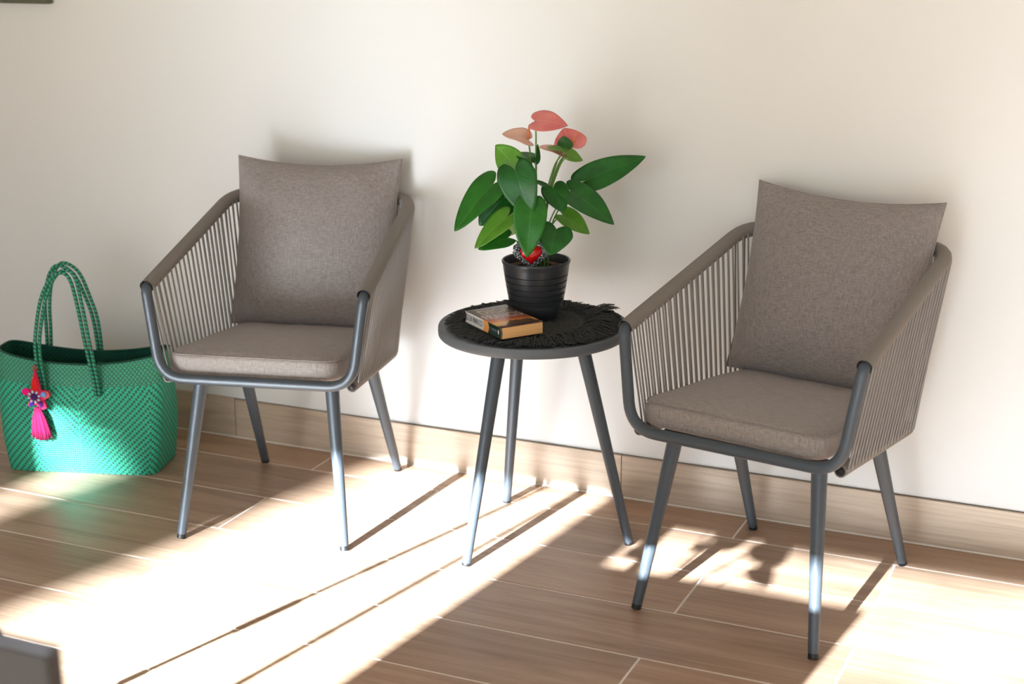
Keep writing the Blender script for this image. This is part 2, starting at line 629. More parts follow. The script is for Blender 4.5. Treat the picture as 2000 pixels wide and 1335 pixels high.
def make_pillow(name, hw, hh, thick, seed):
    """knife-edged square pillow standing in its xz plane, origin at the middle of its lower edge"""
    n = 30
    v, f = [], []
    def pos(u, w, s):
        # edges draw in between the pointed corners
        x = hw * u * (1 - 0.055 * (1 - w * w) * abs(u) ** 3)
        z = hh * w * (1 - (0.105 if w > 0 else 0.015) * (1 - u * u) * abs(w) ** 3)
        t = max(0.0, (1 - u * u)) ** 0.55 * max(0.0, (1 - w * w)) ** 0.55
        low = 1.0 + 0.25 * (-w)
        y = s * thick * t * low
        wr = noise.noise(Vector((x * 11 + seed, z * 11, s * 3))) * 0.006 * t
        # creases running in from the edges
        cr = math.sin((u * 9 + seed) + w * 2) * 0.007 * max(0, abs(w) - 0.6) * 3.0 * (1 - abs(w)) * 4
        return (x, y + (wr + cr) * s, z + hh)
    for s in (-1, 1):
        k0 = len(v)
        for i in range(n + 1):
            for j in range(n + 1):
                u, w = math.sin((i / n - 0.5) * PI), math.sin((j / n - 0.5) * PI)
                v.append(pos(u, w, s))
        for i in range(n):
            for j in range(n):
                q = (k0 + i * (n + 1) + j, k0 + (i + 1) * (n + 1) + j, k0 + (i + 1) * (n + 1) + j + 1, k0 + i * (n + 1) + j + 1)
                f.append(q if s < 0 else q[::-1])
    root = empty(name)
    mesh_obj('cover', v, f, M_FAB_B, root)
    pts = []
    for a, b in (((-1, -1), (1, -1)), ((1, -1), (1, 1)), ((1, 1), (-1, 1)), ((-1, 1), (-1, -1))):
        for k in range(14):
            t = k / 14
            x, y, z = pos(a[0] + (b[0] - a[0]) * t, a[1] + (b[1] - a[1]) * t, 1)
            pts.append((x, 0, z))
    g = G(); g.tube(pts, 0.0016, 5, closed=True)
    g.build('seam', M_FAB_B, root)
    return root

def chair_place(o, ci, loc, tilt_x=0.0, roll_y=0.0, rz=0.0):
    (cx, cy, cz), a, _ = CH[ci]
    o.rotation_mode = 'XYZ'
    mat = Matrix.Translation((cx, cy, cz)) @ Matrix.Rotation(a, 4, 'Z') @ Matrix.Translation(loc) @ Matrix.Rotation(rz, 4, 'Z') @ Matrix.Rotation(tilt_x, 4, 'X') @ Matrix.Rotation(roll_y, 4, 'Y')
    o.matrix_world = mat

s1 = make_seat_cushion('seat_cushion', 0.222, 0.192, 0.226, 0.060, 1.0)
tag(s1, 'taupe seat pad on the armchair beside the green bag', 'cushion', 'seat pads of the rope armchairs')
chair_place(s1, 0, (-0.014, -0.022, 0.390), tilt_x=-0.095)
s2 = make_seat_cushion('seat_cushion', 0.222, 0.192, 0.226, 0.060, 5.0)
tag(s2, 'taupe seat pad on the armchair right of the table', 'cushion', 'seat pads of the rope armchairs')
chair_place(s2, 1, (-0.012, -0.02, 0.397), tilt_x=-0.075, rz=-0.03)
b1 = make_pillow('back_cushion', 0.225, 0.224, 0.064, 2.0)
tag(b1, 'taupe back cushion leaning in the armchair beside the green bag', 'cushion', 'back cushions of the rope armchairs')
chair_place(b1, 0, (0.0, 0.160, 0.434), tilt_x=-0.29, roll_y=0.0)
b2 = make_pillow('back_cushion', 0.225, 0.222, 0.064, 9.0)
tag(b2, 'taupe back cushion leaning in the armchair right of the table', 'cushion', 'back cushions of the rope armchairs')
chair_place(b2, 1, (0.0, 0.158, 0.444), tilt_x=-0.29, roll_y=0.02)

# ---------------------------------------------------------------- side table
TX, TY, TZ = -1.3951, 3.1991, 0.543
table = tag(empty('side_table', (TX, TY, 0)), 'round charcoal metal side table on three splayed legs', 'table')
g = G()
g.lathe([(0.0001, 0.520), (0.218, 0.520), (0.2235, 0.5215), (0.2255, 0.524), (0.2262, 0.530), (0.2258, 0.541), (0.2245, 0.5442), (0.2225, 0.5448), (0.2205, 0.5436), (0.2195, 0.5425), (0.0001, 0.5425)], 96)
sharp(g.build('tabletop', M_TABLE, table), 40)
for a in (-1.90317, -3.99756, 0.19123):
    ca, sa = math.cos(a), math.sin(a)
    foot = Vector((0.2377 * ca, 0.2377 * sa, 0)); top = Vector((0.113 * ca, 0.113 * sa, 0.521))
    d = top - foot
    g = G(); g.tube([foot + d * 0.012, foot + d * 0.5, top], [0.0108, 0.0140, 0.0168], 18)
    leg = sharp(g.build('leg', M_METAL, table), 50)
    g = G(); g.tube([foot + Vector((0, 0, 0.0005)), foot + d * 0.004, foot + d * 0.018], [0.0098, 0.0110, 0.0108], 14)
    g.build('rubber_foot', M_RUBBER, leg)
    g = G(); g.lathe([(0.0001, 0.512), (0.026, 0.512), (0.026, 0.5205), (0.0001, 0.5205)], 20, (top.x, top.y, 0))
    sharp(g.build('mounting_plate', M_METAL, leg))

# ---------------------------------------------------------------- fringed mat
mat_root = tag(empty('fringed_mat', (TX + 0.004, TY - 0.004, TZ)), 'black woven round mat with a shaggy fringe on the side table', 'mat')
prof = [(0.0001, 0.0072)]
r = 0.004
while r < 0.137:
    prof += [(r, 0.0055), (r + 0.0012, 0.0078), (r + 0.0030, 0.0080), (r + 0.0045, 0.0056)]
    r += 0.0052
prof += [(0.139, 0.0045), (0.139, 0.0004), (0.0001, 0.0004)]
g = G(); g.lathe(prof, 72)
g.build('woven_disc', M_YARN, mat_root)
g = G()
for i in range(1500):
    a = random.uniform(0, 2 * PI)
    r0, r1 = random.uniform(0.118, 0.136), random.uniform(0.185, 0.2135)
    z0 = random.uniform(0.003, 0.008)
    da = random.gauss(0, 0.07)
    lift = random.uniform(0.001, 0.011)
    pts = []
    for k in range(5):
        t = k / 4
        rr = r0 + (r1 - r0) * t
        aa = a + da * t * t + 0.015 * math.sin(t * 7 + i)
        zz = z0 + lift * math.sin(PI * min(1, t * 1.1)) * (1 if i % 7 else 1.3) + (0.004 * random.random() if k == 4 else 0)
        px_, py_ = rr * math.cos(aa), rr * math.sin(aa)
        # pressed down where the book lies
        bx, by = TX + 0.004 + px_ + 1.387, TY - 0.004 + py_ - 3.0
        sa_, sb_ = bx * -0.8014 + by * 0.5982, bx * 0.5982 + by * 0.8014
        if -0.012 < sa_ < 0.19 and -0.012 < sb_ < 0.12:
            zz = min(zz, 0.0095)
        pts.append((px_, py_, max(0.0022, zz)))
    w = random.uniform(0.0011, 0.0019)
    g.tube(pts, [w, w, w, w * 1.05, w * 0.6], 4)
# the unruly tuft at the back right of the mat
for i in range(16):
    a = random.uniform(0.55, 0.85)
    r1 = random.uniform(0.195, 0.222)
    pts = [((0.13 + (r1 - 0.13) * t) * math.cos(a + 0.12 * t * t), (0.13 + (r1 - 0.13) * t) * math.sin(a + 0.12 * t * t), 0.006 + 0.022 * math.sin(t * 2.4)) for t in (0, .25, .5, .75, 1)]
    g.tube(pts, [0.0016, 0.0017, 0.0016, 0.0014, 0.0008], 4)
tag(g.build('fringe', M_YARN, mat_root), kind='stuff')
MZ = TZ + 0.0078

# ---------------------------------------------------------------- flower pot and anthurium
PX, PY, PZ = -1.4048, 3.2396, MZ + 0.0045
PZ = MZ + 0.0008
pot = tag(empty('flower_pot', (PX, PY, PZ)), 'black ribbed clay pot holding the anthurium', 'pot')
H = 0.692 - PZ
prof = [(0.0001, 0.0), (0.046, 0.0), (0.052, 0.003), (0.0545, 0.010)]
def rad(z):
    t = z / H
    return 0.0545 + (0.0808 - 0.0545) * (t ** 0.72)
prof += [(rad(0.028), 0.028)]
z = 0.034
for i in range(6):
    zz = z + i * 0.0145
    prof += [(rad(zz) - 0.0024, zz), (rad(zz) - 0.0023, zz + 0.0012), (rad(zz + 0.0022) + 0.0003, zz + 0.0022), (rad(zz + 0.008) + 0.0003, zz + 0.008), (rad(zz + 0.0134) + 0.0003, zz + 0.0134)]
prof += [(rad(H - 0.012), H - 0.012), (0.0815, H - 0.006), (0.0818, H - 0.002), (0.0802, H), (0.0775, H - 0.0008), (0.0765, H - 0.004), (0.073, H - 0.03), (0.0001, H - 0.03)]
g = G(); g.lathe(prof, 72)
sharp(g.build('pot_body', M_POT, pot), 55)
g = G()
rr = [0.0001, 0.02, 0.04, 0.058, 0.071]
g.lathe([(x, H - 0.020 + 0.004 * math.sin(i * 2.1)) for i, x in enumerate(rr[::-1])], 40)
g.build('soil', M_SOIL, pot)

def leaf_mat(name, c1, c2, rough, trans, vein):
    m = NT(name)
    uv = m.n('ShaderNodeTexCoord').outputs['UV']
    sx = m.n('ShaderNodeSeparateXYZ'); m.l(uv, sx.inputs[0])
    ax = m.math('ABSOLUTE', sx.outputs[0])
    # side veins sweep forward from the midrib
    ph = m.math('SUBTRACT', m.math('MULTIPLY', sx.outputs[1], 9.0), m.math('MULTIPLY', ax, 4.0))
    w = m.math('POWER', m.math('ABSOLUTE', m.math('SINE', m.math('MULTIPLY', ph, PI))), 14.0)
    inv = m.math('POWER', m.math('SUBTRACT', 1.0, m.math('ABSOLUTE', m.math('SINE', m.math('MULTIPLY', ph, PI)))), 6.0)
    mid = m.math('SUBTRACT', 1.0, m.math('MINIMUM', m.math('MULTIPLY', ax, 22.0), 1.0))
    v = m.math('MAXIMUM', m.math('MULTIPLY', inv, 0.45), mid)
    nz = m.noise(m.coord('Object', rnd=9.0), 28.0, 3.0)
    base = m.ramp(nz, [(0.3, c1), (0.7, c2)])
    m.color(m.mix(m.math('MULTIPLY', v, 0.55), base, vein))
    m.set(Roughness=rough)
    m.bump(m.math('SUBTRACT', 1.0, v), 0.25, 0.001)
    tr = m.n('ShaderNodeBsdfTranslucent')
    m.l(m.mix(0.3, base, vein), tr.inputs['Color'])
    mixs = m.n('ShaderNodeMixShader')
    mixs.inputs[0].default_value = trans
    m.l(m.b.outputs[0], mixs.inputs[1]); m.l(tr.outputs[0], mixs.inputs[2])
    m.l(mixs.outputs[0], m.out.inputs[0])
    return m.m

LM = {'dark': leaf_mat('leaf_dark', lin((14, 82, 18)), lin((24, 104, 26)), 0.36, 0.12, lin((48, 130, 42))),
      'mid': leaf_mat('leaf_mid', lin((30, 104, 24)), lin((44, 130, 34)), 0.33, 0.2, lin((92, 160, 62))),
      'light': leaf_mat('leaf_light', lin((92, 158, 42)), lin((120, 182, 62)), 0.38, 0.3, lin((168, 205, 110))),
      'pale': leaf_mat('leaf_pale', lin((150, 182, 96)), lin((176, 200, 124)), 0.4, 0.35, lin((205, 218, 165))),
      'pink': leaf_mat('spathe_pink', lin((232, 122, 126)), lin((244, 162, 154)), 0.3, 0.3, lin((250, 205, 192))),
      'salmon': leaf_mat('spathe_salmon', lin((242, 196, 178)), lin((248, 212, 194)), 0.34, 0.3, lin((190, 172, 110)))}
M_STEM = plain('green_stem', lin((92, 142, 54)), 0.45, var=0.15, nscale=25)
M_SPADIX = plain('spadix', lin((214, 128, 88)), 0.6, var=0.2, nscale=300, bump=0.5)

HALF = spline([Vector((x, y, 0)) for x, y in ((0, 0.0), (0.13, -0.10), (0.42, -0.20), (0.78, -0.13), (0.99, 0.10), (0.97, 0.30), (0.78, 0.55), (0.46, 0.79), (0.17, 0.94), (0, 1.0))], 3)
def leaf_mesh(length, hw, fold=0.18, droop=0.12, wav=0.0):
    outl = [(p.x, p.y) for p in HALF] + [(-p.x, p.y) for p in HALF[-2:0:-1]]
    n = len(outl)
    C = (0.0, 0.22)
    v, f, u = [], [], []
    NR = 7
    def P(x, y):
        X, Y = x * hw, y * length
        z = fold * hw * abs(x) ** 1.4 - droop * length * (y * y if y > 0 else 0.4 * y * y) + wav * hw * math.sin(y * 6 + x * 2)
        return (X, Y, z)
    v.append(P(*C)); u.append(C)
    for r in range(1, NR + 1):
        s = (r / NR)
        for (x, y) in outl:
            xx, yy = C[0] + (x - C[0]) * s, C[1] + (y - C[1]) * s
            v.append(P(xx, yy)); u.append((xx, yy))
    for k in range(n):
        f.append((0, 1 + k, 1 + (k + 1) % n))
    for r in range(NR - 1):
        a, b = 1 + r * n, 1 + (r + 1) * n
        for k in range(n):
            j = (k + 1) % n
            f.append((a + k, b + k, b + j, a + j))
    return v, f, u

def put_leaf(name, B, T, N, hw, mat, parent, fold=0.18, droop=0.12, wav=0.05):
    B, T, N = Vector(B), Vector(T), Vector(N).normalized()
    y = (T - B); L = y.length; y.normalize()
    x = y.cross(N).normalized(); zz = x.cross(y)
    v, f, u = leaf_mesh(L, hw, fold, droop, wav)
    o = mesh_obj(name, v, f, mat, parent, u)
    md = o.modifiers.new('thickness', 'SOLIDIFY'); md.thickness = 0.0006
    # undo the droop's lift of the tip so the leaf still ends near T
    Mx = Matrix((x, y, zz)).transposed().to_4x4(); Mx.translation = B
    o.matrix_local = Mx @ Matrix.Rotation(math.atan(droop * 0.8), 4, 'X')
    return o

def L3(p): return Vector((p[0], -p[1], p[2]))    # (right, towards the room, up) -> plant frame
plant = tag(empty('anthurium_plant', (PX, PY, 0.556), 0.42577), 'anthurium with pink blooms and glossy heart-shaped leaves', 'plant')
SOIL_Z = PZ + H - 0.020 - 0.556
leaves = [  # base, tip, normal, half width, tone, fold, droop
    ((-0.099, 0.05, 0.325), (-0.189, 0.11, 0.229), (-0.35, 0.75, 0.55), 0.037, 'mid', 0.15, 0.10),
    ((-0.074, 0.03, 0.290), (-0.133, 0.05, 0.228), (0.1, 0.9, 0.4), 0.034, 'dark', 0.12, 0.10),
    ((-0.068, 0.07, 0.251), (-0.144, 0.09, 0.183), (-0.1, 0.6, 0.7), 0.026, 'light', 0.2, 0.06),
    ((-0.054, -0.05, 0.227), (-0.103, -0.06, 0.175), (0.2, 0.8, 0.4), 0.030, 'pale', 0.1, 0.1),
    ((-0.067, 0.06, 0.200), (-0.135, 0.08, 0.179), (0.0, 0.75, 0.65), 0.022, 'mid', 0.25, 0.15),
    ((-0.049, 0.07, 0.359), (-0.014, 0.10, 0.256), (-0.25, 0.85, 0.4), 0.041, 'dark', 0.14, 0.12),
    ((-0.046, -0.02, 0.353), (-0.095, -0.05, 0.400), (0.15, 0.9, -0.35), 0.032, 'light', 0.2, 0.05),
    ((-0.010, 0.00, 0.367), (-0.045, -0.04, 0.385), (0.1, 0.5, 0.8), 0.022, 'dark', 0.2, 0.25),
    ((-0.014, 0.09, 0.282), (-0.023, 0.13, 0.169), (0.05, 0.9, 0.35), 0.035, 'mid', 0.16, 0.06),
    ((0.046, 0.07, 0.222), (0.029, 0.11, 0.170), (0.05, 0.85, 0.5), 0.037, 'dark', 0.12, 0.08),
    ((0.040, 0.03, 0.312), (0.062, 0.07, 0.262), (0.1, 0.9, 0.4), 0.029, 'dark', 0.14, 0.15),
    ((0.081, 0.03, 0.303), (0.179, 0.08, 0.236), (0.25, 0.7, 0.65), 0.035, 'dark', 0.14, 0.12),
    ((0.117, -0.02, 0.319), (0.259, -0.03, 0.374), (0.0, 0.75, 0.45), 0.032, 'dark', 0.16, 0.02),
    ((0.064, -0.02, 0.237), (0.128, -0.01, 0.194), (0.2, 0.7, 0.65), 0.025, 'light', 0.22, 0.1),
    ((0.029, 0.02, 0.304), (-0.011, 0.03, 0.332), (0.1, 0.4, 0.9), 0.012, 'dark', 0.3, 0.3),
    ((0.076, 0.04, 0.392), (0.026, 0.06, 0.412), (0.0, 0.25, 0.95), 0.022, 'light', 0.2, 0.1),
    ((0.068, 0.03, 0.405), (0.064, 0.00, 0.428), (0.0, 0.8, 0.5), 0.016, 'dark', 0.15, 0.1),
    ((0.069, -0.02, 0.382), (0.112, -0.03, 0.366), (0.1, 0.6, 0.7), 0.018, 'light', 0.2, 0.1),
    ((-0.001, 0.02, 0.372), (0.005, 0.02, 0.412), (0.8, 0.4, 0.0), 0.012, 'dark', 0.4, 0.0),
]
def stem(B, mat, rad0, rad1, spread=0.35, dip=0.0):
    B = L3(B)
    root = Vector((B.x * spread * 0.6 + random.uniform(-0.010, 0.010), B.y * spread * 0.6 + random.uniform(-0.010, 0.010), SOIL_Z - 0.004))
    h = B.z - root.z
    mid1 = root.lerp(B, 0.4) + Vector((-B.x * 0.22, -B.y * 0.22, h * 0.10))
    mid2 = root.lerp(B, 0.78) + Vector((-B.x * 0.14, -B.y * 0.14, h * 0.09))
    return spline([root, mid1, mid2, B], 6), rad0, rad1
for i, (B, T, N, hw, tone, fo, dr) in enumerate(leaves):
    lf = put_leaf('leaf', L3(B), L3(T), Vector((N[0], -N[1], N[2])), hw * 1.12, LM[tone], plant, fo, dr)
    pts, a, b = stem(B, M_STEM, 0.0020, 0.0014)
    g = G(); n = len(pts); g.tube(pts, [a + (b - a) * k / (n - 1) for k in range(n)], 7)
    g.build('leaf_stalk', M_STEM, plant)
blooms = [  # base, tip, normal, half width, tone, spadix base offset and direction
    ((0.000, 0.015, 0.465), (0.072, 0.030, 0.458), (-0.10, 0.62, 0.75), 0.033, 'pink', 0.05, 0.22, None),
    ((-0.018, 0.00, 0.420), (-0.077, 0.02, 0.437), (0.15, 0.55, 0.80), 0.028, 'salmon', 0.25, 0.10, (0.004, -0.01, 0.034)),
    ((0.083, 0.005, 0.402), (0.066, -0.015, 0.444), (0.08, 0.85, 0.35), 0.040, 'pink', 0.10, 0.05, (0.012, 0.02, 0.040)),
    ((0.060, 0.03, 0.390), (0.006, 0.06, 0.413), (0.0, 0.45, 0.9), 0.022, 'salmon', 0.2, 0.10, None),
]
for B, T, N, hw, tone, fo, dr, sp in blooms:
    bl = put_leaf('spathe', L3(B), L3(T), Vector((N[0], -N[1], N[2])), hw, LM[tone], plant, fo, dr)
    pts, a, b = stem(B, M_STEM, 0.0024, 0.0019, 0.3)
    g = G(); n = len(pts); g.tube(pts, [a + (b - a) * k / (n - 1) for k in range(n)], 7)
    g.build('flower_stalk', M_STEM, plant)
    if sp:
        b0 = L3(B); d = L3(sp)
        g = G(); g.tube([b0 + d * t for t in (0, 0.15, 0.5, 0.85, 1.0)], [0.0026, 0.0034, 0.0032, 0.0024, 0.0008], 8)
        g.build('spadix', M_SPADIX, plant)

# ---------------------------------------------------------------- heart ornament in the pot
M_RED = plain('red_enamel', lin((206, 16, 22)), 0.15, var=0.08)
M_GLIT = NT('silver_glitter')
_vo = M_GLIT.n('ShaderNodeTexVoronoi'); _vo.inputs['Scale'].default_value = 520.0
M_GLIT.l(M_GLIT.coord('Object'), _vo.inputs['Vector'])
_bw = M_GLIT.n('ShaderNodeSeparateColor'); M_GLIT.l(_vo.outputs['Color'], _bw.inputs[0])
M_GLIT.color(M_GLIT.ramp(_bw.outputs[0], [(0.0, lin((18, 18, 20))), (0.5, lin((40, 42, 46))), (0.62, lin((150, 155, 160))), (1.0, lin((225, 228, 232)))]))
M_GLIT.set(Roughness=0.3, Metallic=0.6)
M_GLIT = M_GLIT.m
def heart_pt(t):
    return 16 * math.sin(t) ** 3 / 17.0, (13 * math.cos(t) - 5 * math.cos(2 * t) - 2 * math.cos(3 * t) - math.cos(4 * t)) / 17.0
orn = empty('heart_pick', (0, 0, 0))
tag(orn, 'red heart ornament with a silver glitter frame stuck in the pot', 'ornament')
oc = Vector((PX, PY, 0.556)) + Vector((math.cos(0.42577), math.sin(0.42577), 0)) * -0.012 + Vector((math.sin(-0.42577), -math.cos(0.42577), 0)) * -0.0
Dv = Vector((-math.sin(0.42577) * -1, -math.cos(0.42577), 0))
oc = Vector((PX, PY, 0)) + Vector((math.cos(0.42577), math.sin(0.42577), 0)) * -0.012 + Dv * 0.036
orn.location = (oc.x, oc.y, SOIL_Z + 0.556 - 0.002)
orn.rotation_euler = (0, 0, 0.42577)
HC, HS = 0.041, 0.0285
v, f = [], []
n, NR = 40, 8
for s in (-1, 1):
    k0 = len(v)
    v.append((0, s * 0.009, HC))
    for r in range(1, NR + 1):
        q = r / NR
        for k in range(n):
            x, z = heart_pt(2 * PI * k / n)
            v.append((x * HS * q, s * 0.009 * math.sqrt(max(0, 1 - q ** 2.4)), HC + z * HS * q))
    for k in range(n):
        t = (k0, k0 + 1 + k, k0 + 1 + (k + 1) % n); f.append(t if s > 0 else t[::-1])
    for r in range(NR - 1):
        a, b = k0 + 1 + r * n, k0 + 1 + (r + 1) * n
        for k in range(n):
            j = (k + 1) % n
            q = (a + k, b + k, b + j, a + j); f.append(q if s > 0 else q[::-1])
mesh_obj('heart', v, f, M_RED, orn)
g = G()
for row, (sc, rr, ny) in enumerate(((1.10, 0.0042, 54), (1.32, 0.0044, 60), (1.50, 0.0036, 64))):
    for k in range(ny):
        x, z = heart_pt(2 * PI * (k + 0.5 * row) / ny)
        j = random.uniform(-0.001, 0.001)
        g.sphere((x * HS * sc + j, random.uniform(-0.003, 0.001), HC + 0.001 + z * HS * sc + j), rr * random.uniform(0.75, 1.15), 7, 5, (1, 0.8, 1))
tag(g.build('glitter_frame', M_GLIT, orn), kind='stuff')
g = G(); g.tube(spline([(0.012, 0.0, HC + 0.034), (0.022, 0.0, HC + 0.055), (0.026, 0.002, HC + 0.07), (0.020, 0.003, HC + 0.060), (0.012, 0.002, HC + 0.034)], 6), 0.0032, 8)
g.build('ribbon', M_RED, orn)
g = G(); g.tube([(0, 0.001, -0.004), (0, 0.001, HC - 0.02)], 0.0022, 8); g.build('stick', M_GLIT, orn)

# ---------------------------------------------------------------- paperback
book = empty('paperback_book', (-1.387, 3.0, MZ + 0.0065), 0.0)
tag(book, 'paperback with an orange sunset cover lying in front of the pot', 'book')
BA = math.atan2(0.106, -0.142)              # along the spine, tail to head
BL, BW, BT = 0.177, 0.109, 0.027
# book frame: x = spine towards fore edge, y = tail towards head
book.rotation_euler = (0, 0, BA - PI / 2)
def cover_mat():
    m = NT('sunset_cover')
    uv = m.n('ShaderNodeTexCoord').outputs['UV']
    sx = m.n('ShaderNodeSeparateXYZ'); m.l(uv, sx.inputs[0])
    mp = m.n('ShaderNodeMapping'); mp.inputs['Scale'].default_value = (3.0, 9.0, 1); m.l(uv, mp.inputs['Vector'])
    nz = m.noise(mp.outputs[0], 1.4, 4.0, 0.6)
    y = m.math('ADD', sx.outputs[1], m.math('MULTIPLY', m.math('SUBTRACT', nz, 0.5), 0.10))
    sky = m.ramp(y, [(0.02, lin((70, 42, 30))), (0.09, lin((90, 52, 32))), (0.13, lin((226, 170, 82))), (0.24, lin((228, 176, 92))), (0.30, lin((214, 120, 52))),
                     (0.40, lin((176, 84, 58))), (0.52, lin((134, 96, 92))), (0.70, lin((98, 84, 78))), (1.0, lin((84, 80, 74)))])
    # dark ragged clump low on the fore-edge side
    mp2 = m.n('ShaderNodeMapping'); mp2.inputs['Scale'].default_value = (5.0, 8.0, 1); m.l(uv, mp2.inputs['Vector'])
    n2 = m.noise(mp2.outputs[0], 1.6, 5.0, 0.65)
    dx = m.math('SUBTRACT', sx.outputs[0], 0.62); dy = m.math('MULTIPLY', m.math('SUBTRACT', sx.outputs[1], 0.13), 2.4)
    d = m.math('SQRT', m.math('ADD', m.math('MULTIPLY', dx, dx), m.math('MULTIPLY', dy, dy)))
    k = m.math('GREATER_THAN', m.math('ADD', m.math('SUBTRACT', 0.34, d), m.math('MULTIPLY', m.math('SUBTRACT', n2, 0.5), 0.55)), 0.0)
    m.color(m.mix(m.math('MULTIPLY', k, 0.9), sky, lin((58, 34, 34))))
    m.set(Roughness=0.3)
    return m.m
def spine_mat():
    m = NT('spine_print')
    uv = m.n('ShaderNodeTexCoord').outputs['UV']
    sx = m.n('ShaderNodeSeparateXYZ'); m.l(uv, sx.inputs[0])
    r = m.n('ShaderNodeValToRGB'); r.color_ramp.interpolation = 'CONSTANT'
    e = r.color_ramp.elements
    stops = [(0.0, lin((44, 26, 32))), (0.05, lin((26, 52, 44))), (0.36, lin((230, 160, 84))), (0.50, lin((226, 222, 216)))]
    while len(e) < 4: e.new(0.5)
    for i, (p_, c_) in enumerate(stops):
        e[i].position = p_; e[i].color = (*c_, 1)
    m.l(sx.outputs[1], r.inputs[0])
    m.color(r.outputs[0]); m.set(Roughness=0.35)
    return m.m
M_COVER, M_SPINE = cover_mat(), spine_mat()
M_PAGES = NT('tanned_pages')
_v = M_PAGES.coord('Object', (6, 6, 1400)); _n = M_PAGES.noise(_v, 1.0, 2.0)
M_PAGES.color(M_PAGES.ramp(_n, [(0.3, lin((230, 170, 104))), (0.7, lin((245, 196, 134)))]))
M_PAGES.set(Roughness=0.9); M_PAGES.bump(_n, 0.3, 0.0005); M_PAGES = M_PAGES.m
g = G(); g.box(0.003, BW - 0.001, 0.0008, BL - 0.001, 0.0008, BT - 0.0008); g.build('pages', M_PAGES, book, False)
def cover(zf, name, mat):
    v, f, u = [], [], []
    n = 14
    for i in range(n + 1):
        for j in range(5):
            x, y = BW * j / 4, BL * i / n
            v.append((x, y, zf(x, y))); u.append((j / 4, i / n))
    for i in range(n):
        for j in range(4):
            f.append((i * 5 + j, i * 5 + j + 1, i * 5 + 6 + j, i * 5 + 5 + j))
    o = mesh_obj(name, v, f, mat, book, u)
    md = o.modifiers.new('thickness', 'SOLIDIFY'); md.thickness = 0.0006; md.offset = 0
    return o
top_z = lambda x, y: BT + 0.0016 * (x / BW) ** 2 * ((y / BL - 0.5) * 2) ** 2
cover(top_z, 'front_cover', M_COVER)
cover(lambda x, y: 0.0003, 'back_cover', M_COVER)
v, f, u = [], [], []
n = 8
for i in range(13):
    for k in range(n + 1):
        t = k / n
        v.append((0.0032 * math.sin(PI * t) - 0.0002, BL * i / 12, BT * t)); u.append((t, i / 12))
for i in range(12):
    for k in range(n):
        a = i * (n + 1) + k
        f.append((a, a + 1, a + n + 2, a + n + 1))
o = mesh_obj('spine', v, f, M_SPINE, book, u)
md = o.modifiers.new('thickness', 'SOLIDIFY'); md.thickness = 0.0005

def text_mesh(name, body, size, mat, parent, matrix, sx=1.0, extrude=0.0, width=None):
    cu = bpy.data.curves.new(name, 'FONT')
    cu.body = body; cu.size = size; cu.extrude = extrude
    cu.align_x = 'CENTER'; cu.align_y = 'CENTER'; cu.resolution_u = 3
    o = bpy.data.objects.new(name + '_tmp', cu)
    COL.objects.link(o)
    bpy.context.view_layer.update()
    dg = bpy.context.evaluated_depsgraph_get()
    me = bpy.data.meshes.new_from_object(o.evaluated_get(dg))
    bpy.data.objects.remove(o); bpy.data.curves.remove(cu)
    me.name = name
    xs = [q.co.x for q in me.vertices]
    if width and xs:
        sx = width / (max(xs) - min(xs))
    for q in me.vertices: q.co.x *= sx
    me.materials.clear(); me.materials.append(mat)
    t = bpy.data.objects.new(name, me); COL.objects.link(t)
    t.parent = parent; t.matrix_local = matrix
    return t
M_INK_G = plain('grey_ink', lin((86, 92, 100)), 0.5)
M_INK_W = plain('pale_ink', lin((226, 212, 204)), 0.45)
M_INK_GOLD = plain('gold_ink', lin((206, 176, 120)), 0.4)
# spine lettering reads from head to tail with the letters standing up
def spine_m(y, z): 
    return Matrix.Translation((-0.00055, y, z)) @ Matrix(((0, 0, -1, 0), (-1, 0, 0, 0), (0, 1, 0, 0), (0, 0, 0, 1)))
def put_spine_text(name, body, size, mat, y, z, width):
    t = text_mesh(name, body, size, mat, book, Matrix.Identity(4), width=width)
    # wrap onto the hollow of the spine
    for q in t.data.vertices:
        a, b = q.co.x, q.co.y
        zz = z + b
        q.co = (0.0032 * math.sin(PI * max(0, min(1, zz / BT))) - 0.0010, y - a, zz)
    return t
put_spine_text('spine_lettering', 'DICK FRANCIS', 0.021, M_INK_G, BL * 0.755, BT * 0.50, 0.078)
g = G()
for ya_, yb_ in ((0.345, 0.315), (0.285, 0.275), (0.265, 0.14)):
    q0 = 0.0032 * math.sin(PI * 0.5) - 0.0009
    g.box(q0 - 0.0003, q0 + 0.0002, BL * yb_, BL * ya_, BT * 0.42, BT * 0.62)
g.build('spine_print_bar', M_INK_G, book, False)
g = G(); g.sphere((0, 0, 0), 0.0055, 12, 8, (0.12, 0.55, 1)); o = g.build('spine_emblem', M_INK_W, book); o.location = (0.0010, BL * 0.085, BT * 0.52)
def flat(x, y): return Matrix.Translation((x, y, top_z(x, y) + 0.0006))
text_mesh('cover_lettering', 'DICK', 0.050, M_INK_GOLD, book, flat(BW * 0.52, BL * 0.78), width=0.080)
text_mesh('cover_lettering', 'FRANCIS', 0.050, M_INK_W, book, flat(BW * 0.5, BL * 0.53), width=0.096)

